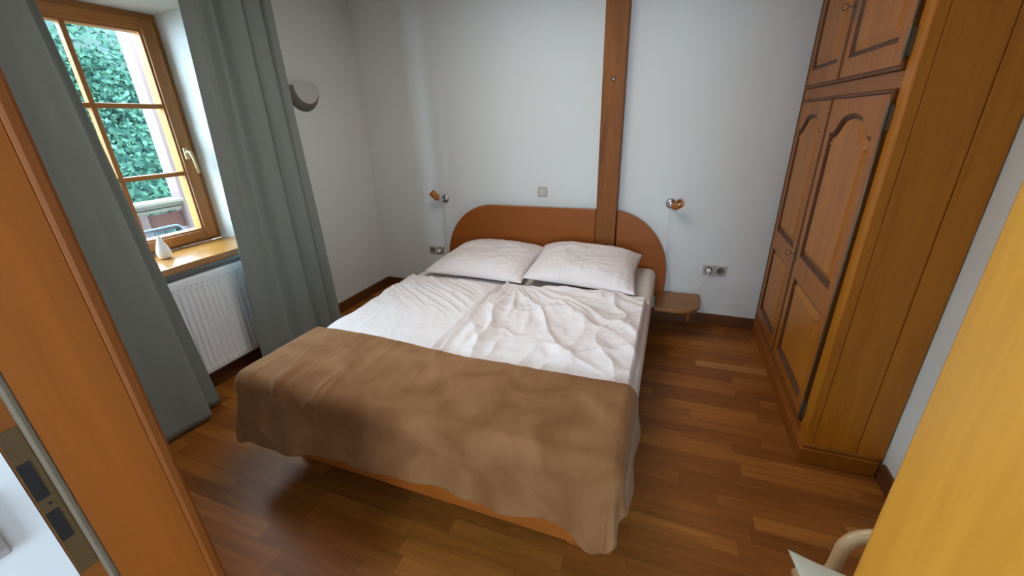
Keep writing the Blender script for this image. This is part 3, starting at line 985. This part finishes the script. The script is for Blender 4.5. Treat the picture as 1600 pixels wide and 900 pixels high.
MB().tube([(-2.6, 1.98, .15), (-2.6, 1.98, .0)], .008, 10).tube([(-2.6, 1.93, .15), (-2.6, 1.93, .0)], .008, 10).build('pipe', M['white'], rd)

# ------------------------------------------------------------------ vase on the sill
prof = [(0, 0), (.020, 0), (.030, .008), (.036, .025), (.036, .04), (.032, .06), (.024, .085), (.016, .105), (.011, .122), (.0085, .134), (.006, .137), (.006, .12), (0, .1)]
o = MB().lathe(prof, (-2.755, 1.437, WZ0), (0, 0, 1), 40).build('vase', M['ceramic'])
tag(o, 'small white teardrop vase standing on the window sill', 'vase')

# ------------------------------------------------------------------ wall sconce on the window wall
sc_ = thing('wall_sconce', (XL, 2.62, 1.76), 'taupe half moon wall lamp beside the right curtain', 'wall lamp')
n = 40
yc, zc = 2.625, 1.835
outer = []; front = []
for i in range(n+1):
    a = math.pi*i/n
    outer.append((XL, yc-.168*math.cos(a), zc-.175*math.sin(a)))
    front.append((XL+.062, yc-.012-.118*math.cos(a), zc-.122*math.sin(a)))
mb = MB().add(outer+front, [(i, i+1, n+2+i, n+1+i) for i in range(n)], True)
bk = [(XL+.001, p[1], p[2]) for p in outer]
mb.add(bk, [tuple(range(n+1))])
mb.build('lamp_body', M['sconce'], sc_, solid=.004, fixn=True)
mb = MB()
fr2 = [(XL+.057, p[1], p[2]) for p in front]; fr3 = [(XL+.0625, p[1], p[2]) for p in front]
mb.add(fr2+fr3, [tuple(range(n+1)), tuple(range(2*n+1, n, -1))]+[(i, (i+1) % (n+1), n+1+(i+1) % (n+1), n+1+i) for i in range(n+1)])
mb.build('face_panel', M['sconce_face'], sc_)

# ------------------------------------------------------------------ reading lamps
def reading_lamp(base, a, b, label, cord):
    """base on the wall, shade cylinder from a to b"""
    t = thing('reading_lamp', base, label, 'lamp', 'reading lamps over the bed')
    bx, by, bz = base
    MB().lathe([(0, .0), (.036, 0), (.038, .004), (.036, .012), (.028, .018), (.012, .024), (0, .025)], base, (0, -1, 0), 32).build('wall_plate', M['chrome'], t)
    A = Vector(a); B = Vector(b); dr = (B-A).normalized()
    j = Vector((bx, by-.045, bz-.006))
    mb = MB().tube([(bx, by-.02, bz-.004), j, A-dr*.018], .007, 10)
    mb.lathe([(0, -.014), (.014, -.014), (.017, -.004), (.017, .004), (0, .004)], A, dr, 20)
    mb.lathe([(0, -.011), (.010, -.009), (.0125, 0), (.010, .009), (0, .011)], j, (1, 0, 0), 16)
    mb.build('arm', M['chrome'], t)
    L = (B-A).length
    MB().lathe([(.004, .002), (.027, .002), (.0285, .006), (.030, L), (.0272, L), (.0255, .008), (.004, .008)], A, dr, 28).build('lamp_shade', M['amber'], t)
    MB().lathe([(.008, .004), (.009, L*.45), (.012, L*.6), (.011, L*.75), (.006, L*.84), (0, L*.86)], A, dr, 16).build('bulb', M['bulb'], t)
    pts, sw = cord
    c = MB().tube(pts, .0021, 6).build('cord', M['plastic_white'], t)
    if sw:
        MB().box(sw[0]-.009, sw[0]+.009, sw[1]-.008, sw[1]+.008, sw[2]-.028, sw[2]+.028, .005).build('cord_switch', M['plastic_white'], t)
    return t

yw = YB
reading_lamp((-1.892, yw, .918), (-1.918, yw-.085, .932), (-1.962, yw-.115, .990), 'amber shaded reading lamp on the wall above the left socket pair',
             ([(-1.90, yw-.02, .89), (-1.915, yw-.012, .82), (-1.905, yw-.006, .76), (-1.93, yw-.006, .68), (-1.935, yw-.006, .60), (-1.925, yw-.006, .54), (-1.935, yw-.008, .49), (-1.975, yw-.02, .445)], None))
reading_lamp((.012, yw, .945), (.040, yw-.080, .935), (.075, yw-.135, .972), 'amber shaded reading lamp on the wall right of the headboard',
             ([(-.002, yw-.02, .915), (.006, yw-.04, .86), (.008, yw-.045, .78), (.008, yw-.045, .70), (.008, yw-.045, .66), (.010, yw-.040, .60), (.030, yw-.03, .52), (.055, yw-.03, .40), (.06, yw-.03, .30), (.075, yw-.03, .262), (.10, yw-.03, .256), (.20, yw-.03, .256), (.26, yw-.03, .27), (.30, yw-.03, .30), (.325, yw-.045, .38), (.333, yw-.045, .45)], (.008, yw-.045, .632)))

# ------------------------------------------------------------------ sockets and switches
def socket_pair(xc, zc, label, plug=None):
    t = thing('wall_socket', (xc, YB, zc), label, 'socket', 'double sockets on the back wall')
    for k, s in enumerate((-1, 1)):
        x = xc+s*.0405
        fr = MB().box(x-.040, x+.040, YB-.009, YB, zc-.040, zc+.040, .004).build('frame_plate', M['cream'], t)
        MB().lathe([(.027, .0108), (.0245, .0108), (.0225, .0093), (0, .0093)], (x, YB-.0, zc), (0, -1, 0), 32).lathe([(.027, .0108), (.027, .006)], (x, YB, zc), (0, -1, 0), 32).build('socket_cup', M['grey_plate'] if False else plain('cup grey', (.13, .12, .10), .5), fr)
        MB().lathe([(.003, .010), (0, .010)], (x-.0095, YB, zc), (0, -1, 0), 12).lathe([(.003, .0102), (0, .0102)], (x+.0095, YB, zc), (0, -1, 0), 12).build('contact_hole', M['dark'], fr)
    if plug is not None:
        x = xc+plug*.0405
        MB().lathe([(0, .008), (.019, .008), (.019, .028), (.014, .040), (0, .042)], (x, YB, zc), (0, -1, 0), 24).build('plug', M['plastic_white'], t)
    return t
socket_pair(.375, .452, 'cream double socket with white plug right of the bed above the night shelf', -1)
socket_pair(-2.035, .425, 'cream double socket on the wall left of the headboard', 1)
t = thing('light_switch', (-.978, YB, 1.003), 'square cream light switch above the headboard', 'switch')
MB().box(-1.019, -.938, YB-.009, YB, .963, 1.044, .003).build('frame_plate', M['cream'], t)
MB().box(-1.006, -.951, YB-.014, YB-.008, .976, 1.031, .003).build('rocker', plain('rocker cream', (.55, .52, .44), .4), t)
t = thing('light_switch', (-.736, .07, 1.11), 'grey metal switch on the white hallway wall beside the door frame', 'switch')
MB().box(-.736, -.727, .020, .104, 1.066, 1.150, .002).build('frame_plate', M['grey_plate'], t)
MB().box(-.728, -.722, .032, .092, 1.078, 1.138, .002).build('rocker', M['grey_plate'], t)

# ------------------------------------------------------------------ rattan chair behind the door frame
ch = thing('rattan_armchair', (.72, .72, 0), 'rattan armchair with curved cane arms half hidden behind the door frame', 'chair')
def arc(c, r0, r1, a0, a1, n, fn):
    return [fn(c[0]+r0*math.cos(a0+(a1-a0)*i/n), c[1]+r1*math.sin(a0+(a1-a0)*i/n)) for i in range(n+1)]
for yy_ in (.995, .445):
    pts = [(.93, yy_, .545), (.80, yy_, .548), (.68, yy_, .548)]
    pts += arc((.61, .465), .083, .083, math.pi*.5, math.pi*1.0, 10, lambda a, b: (a, yy_, b))
    pts += [(.525, yy_, .40), (.515, yy_, .345)]
    MB().tube(pts, .0165, 12).build('arm', M['rattan'], ch)
    pts = [(.93, yy_, .505), (.72, yy_, .505)]+arc((.66, .435), .065, .07, math.pi*.5, math.pi*1.0, 8, lambda a, b: (a, yy_, b))+[(.592, yy_, .345)]
    MB().tube(pts, .008, 8).build('inner_cane', M['rattan'], ch)
    MB().tube([(.465, yy_, 0), (.468, yy_, .35)], .0165, 12).build('front_leg', M['rattan'], ch)
    MB().tube([(.93, yy_, 0), (.93, yy_, .40), (.95, yy_, .75)], .0165, 12).build('rear_leg', M['rattan'], ch)
    bind = MB()
    for q in (0, .008, .016):
        bind.tube([(.625+q*1.2, yy_+.0185*math.cos(s), .548+.0185*math.sin(s)) for s in [2*math.pi*i/14 for i in range(14)]], .003, 6, closed=True)
    bind.build('cane_binding', M['rattan'], ch)
MB().tube([(.45, .445, .34), (.45, .995, .34)], .014, 10).tube([(.93, .445, .34), (.93, .995, .34)], .014, 10).tube([(.45, .445, .34), (.93, .445, .34)], .014, 10).tube([(.45, .995, .34), (.93, .995, .34)], .014, 10).build('seat_frame', M['rattan'], ch)
mb = MB()
for i in range(16):
    y = .46+i*.035
    mb.tube([(.45, y, .350), (.93, y, .350)], .006, 6)
mb.build('seat_canes', M['rattan'], ch)
mb = MB().tube([(.95, .445, .74), (.952, .55, .80), (.955, .72, .825), (.952, .89, .80), (.95, .995, .74)], .0165, 12)
mb.build('back_rim', M['rattan'], ch)
mb = MB()
for i in range(9):
    y = .50+i*.055
    mb.tube([(.93, y, .34), (.95, y, .79)], .006, 6)
mb.build('back_cane', M['rattan'], ch)

def cushion():
    nu = nv = 60
    u = np.linspace(0, 1, nu)[:, None]*np.ones((1, nv)); v = np.ones((nu, 1))*np.linspace(0, 1, nv)[None, :]
    BL = np.array((.40, .50, .40)); BR = np.array((.90, .48, .42)); TR = np.array((.90, .955, .42)); TL = np.array((.395, .950, .468))
    P = (BL*(1-u)[..., None]+BR*u[..., None])*(1-v)[..., None]+(TL*(1-u)[..., None]+TR*u[..., None])*v[..., None]
    c = (TL+TR+BR+BL)/4
    e = .045*(4*u*(1-u)*(np.abs(2*v-1)**5)+4*v*(1-v)*(np.abs(2*u-1)**5))
    dn = c-P; dn /= np.linalg.norm(dn, axis=-1, keepdims=True)+1e-6
    P = P+dn*e[..., None]
    prof = (np.clip(1-np.abs(2*u-1)**2.2, 0, 1)*np.clip(1-np.abs(2*v-1)**2.2, 0, 1))**.6
    top = P.copy(); top[..., 2] += .055*prof+.006*ridge(fbm(u*5, v*5, 95), 2)*prof
    bot = P.copy(); bot[..., 2] -= .035*prof
    o = MB().grid(top).grid(bot, flip=True).build('seat_cushion', M['cushion'])
    tag(o, 'cream seat cushion with pointed corner lying on the rattan armchair', 'cushion')
cushion()

# ------------------------------------------------------------------ added disc for the unseen fill light (above the frame)
cl = thing('ceiling_fill_disc', (-.85, 1.75, 2.5), 'added flat white disc behind the fill light above the bed', 'ceiling lamp')  # added with the fill light, no known ceiling lamp here
MB().lathe([(0, .0), (.46, 0), (.46, .05), (0, .05)], (-.85, 1.75, 2.55), (0, 0, 1), 40).build('fill_disc', M['plastic_white'], cl)

# ------------------------------------------------------------------ outside
structure('balcony_floor', MB().box(-4.55, XO, -1.0, 5.0, -.15, -.02), M['paleplank'])
structure('wall_outside', MB().box(XO-.02, XO-.001, -1.5, RY0, -.5, 3).box(XO-.02, XO-.001, RY1, 6, -.5, 3), M['outwall'])
bx = -4.3
rg = thing('balcony_railing', (bx, 2.3, 0), 'red brown wooden balcony railing with pale handrail outside the window', 'railing')
MB().box(bx-.07, bx+.07, 2.50, 2.68, -.15, 3.6, .008).build('post', M['redwood'], rg)
for y in (2.14, .92):
    MB().box(bx-.04, bx+.04, y, y+.06, -.05, .90, .006).build('baluster', M['redwood'], rg)
MB().box(bx-.09, bx+.10, .2, 2.5, .955, .985, .006).build('handrail', M['paleplank'], rg)
MB().box(bx-.03, bx+.06, .2, 2.5, .925, .955, .003).box(bx-.03, bx+.045, .2, 2.5, .885, .915, .003).build('rail_batten', M['paleplank'], rg)
MB().box(bx-.02, bx+.02, .2, 2.5, .72, .865, .005).box(bx-.02, bx+.02, .2, 2.5, .30, .45, .005).build('rail_board', M['redwood_y'], rg)
# mesh garden chair
gc = thing('garden_chair', (-3.75, 1.98, -.02), 'blue grey metal mesh garden chair on the balcony', 'chair')
cx0 = -3.95
fr_ = [(cx0+.03, 1.70, .42), (cx0+.01, 1.70, .70)]
fr_ += [(cx0, 1.70+.05-.05*math.cos(a), .755+.05*math.sin(a)+.0) for a in [math.pi/2*i/6 for i in range(7)]]
fr_ += [(cx0, 2.21+.05*math.sin(a), .755+.05*math.cos(a)) for a in [math.pi/2*i/6 for i in range(7)]]
fr_ += [(cx0+.01, 2.26, .70), (cx0+.03, 2.26, .42)]
MB().tube(fr_, .012, 8).build('back_frame', M['outer_metal'], gc)
mb = MB()
for i in range(40):
    y = 1.70+i*.0143*1.0
    mb.tube([(cx0+.003, max(1.705, y-.16), .45+max(0, 0)), (cx0+.003, y, .79 if 1.74 < y < 2.22 else .76)], .0022, 4)
    mb.tube([(cx0+.003, y, .45), (cx0+.003, max(1.705, y-.16), .79 if y > 1.9 else .76)], .0022, 4)
mb.build('back_mesh', M['outer_metal'], gc)
MB().box(cx0+.02, cx0+.45, 1.72, 2.24, .40, .415, .004).build('seat', M['outer_metal'], gc)
for (lx, ly) in ((cx0+.03, 1.71), (cx0+.03, 2.25), (cx0+.43, 1.71), (cx0+.43, 2.25)):
    MB().tube([(lx, ly, .41), (lx, ly, -.02)], .011, 8).build('leg', M['outer_metal'], gc)

structure('ground_outside', MB().grid(np.array([[(x, y, -3.0+7.6*float(sstep(10.5, 14.5, -x))+.25*math.sin(x*1.3+y)+.2*math.sin(y*2.1)) for y in np.linspace(-8, 26, 60)] for x in np.linspace(-22, -4.6, 50)])), M['ground'])

def tree(loc, rad, hgt, nleaf, seed, label, ls=.05):
    rs = np.random.RandomState(seed)
    t = thing('tree', loc, label, 'tree', 'leafy trees beyond the balcony')
    L = Vector(loc)
    MB().tube([L, L+Vector((.05, .05, hgt*.45)), L+Vector((0, .1, hgt*.8))], [.16, .12, .05], 10).build('trunk', M['bark'], t)
    vs = []; fs = []
    blobs = [(rs.normal(0, .42, 3)*np.array(rad), rs.uniform(.28, .5)) for _ in range(26)]
    cz = hgt*.62
    for i in range(nleaf):
        bc, br_ = blobs[rs.randint(len(blobs))]
        dv = rs.normal(0, 1, 3); dv /= np.linalg.norm(dv)
        p = bc+dv*br_*np.array(rad)*rs.uniform(.75, 1.05)
        p = p+np.array([L.x, L.y, L.z+cz])
        a = rs.normal(0, 1, 3)+np.array([.6, 0, .5]); a /= np.linalg.norm(a)
        u_ = np.cross(a, rs.normal(0, 1, 3)); u_ /= np.linalg.norm(u_); w2 = np.cross(a, u_)
        s_ = ls*rs.uniform(.6, 1.3)
        k = len(vs)
        vs += [p-u_*s_, p+w2*s_*.5, p+u_*s_, p-w2*s_*.5]
        fs.append((k, k+1, k+2, k+3))
    MB().add(vs, fs).build('foliage', M['leaf'], t, fixn=False)
tree((-9.6, 5.2, -3.0), (1.5, 1.15, 2.4), 6.6, 34000, 3, 'leafy green tree filling the middle of the window view')
tree((-9.4, 2.4, -3.0), (1.4, 1.1, 2.3), 6.4, 26000, 4, 'leafy green tree seen at the left edge of the window panes')
tree((-9.2, 8.0, -3.0), (1.3, 1.1, 2.2), 6.2, 14000, 5, 'leafy green tree farthest right behind the red balcony post')
tree((-6.9, 3.6, -3.0), (.8, 1.6, 1.3), 4.3, 26000, 6, 'lower leafy tree just above the balcony handrail')
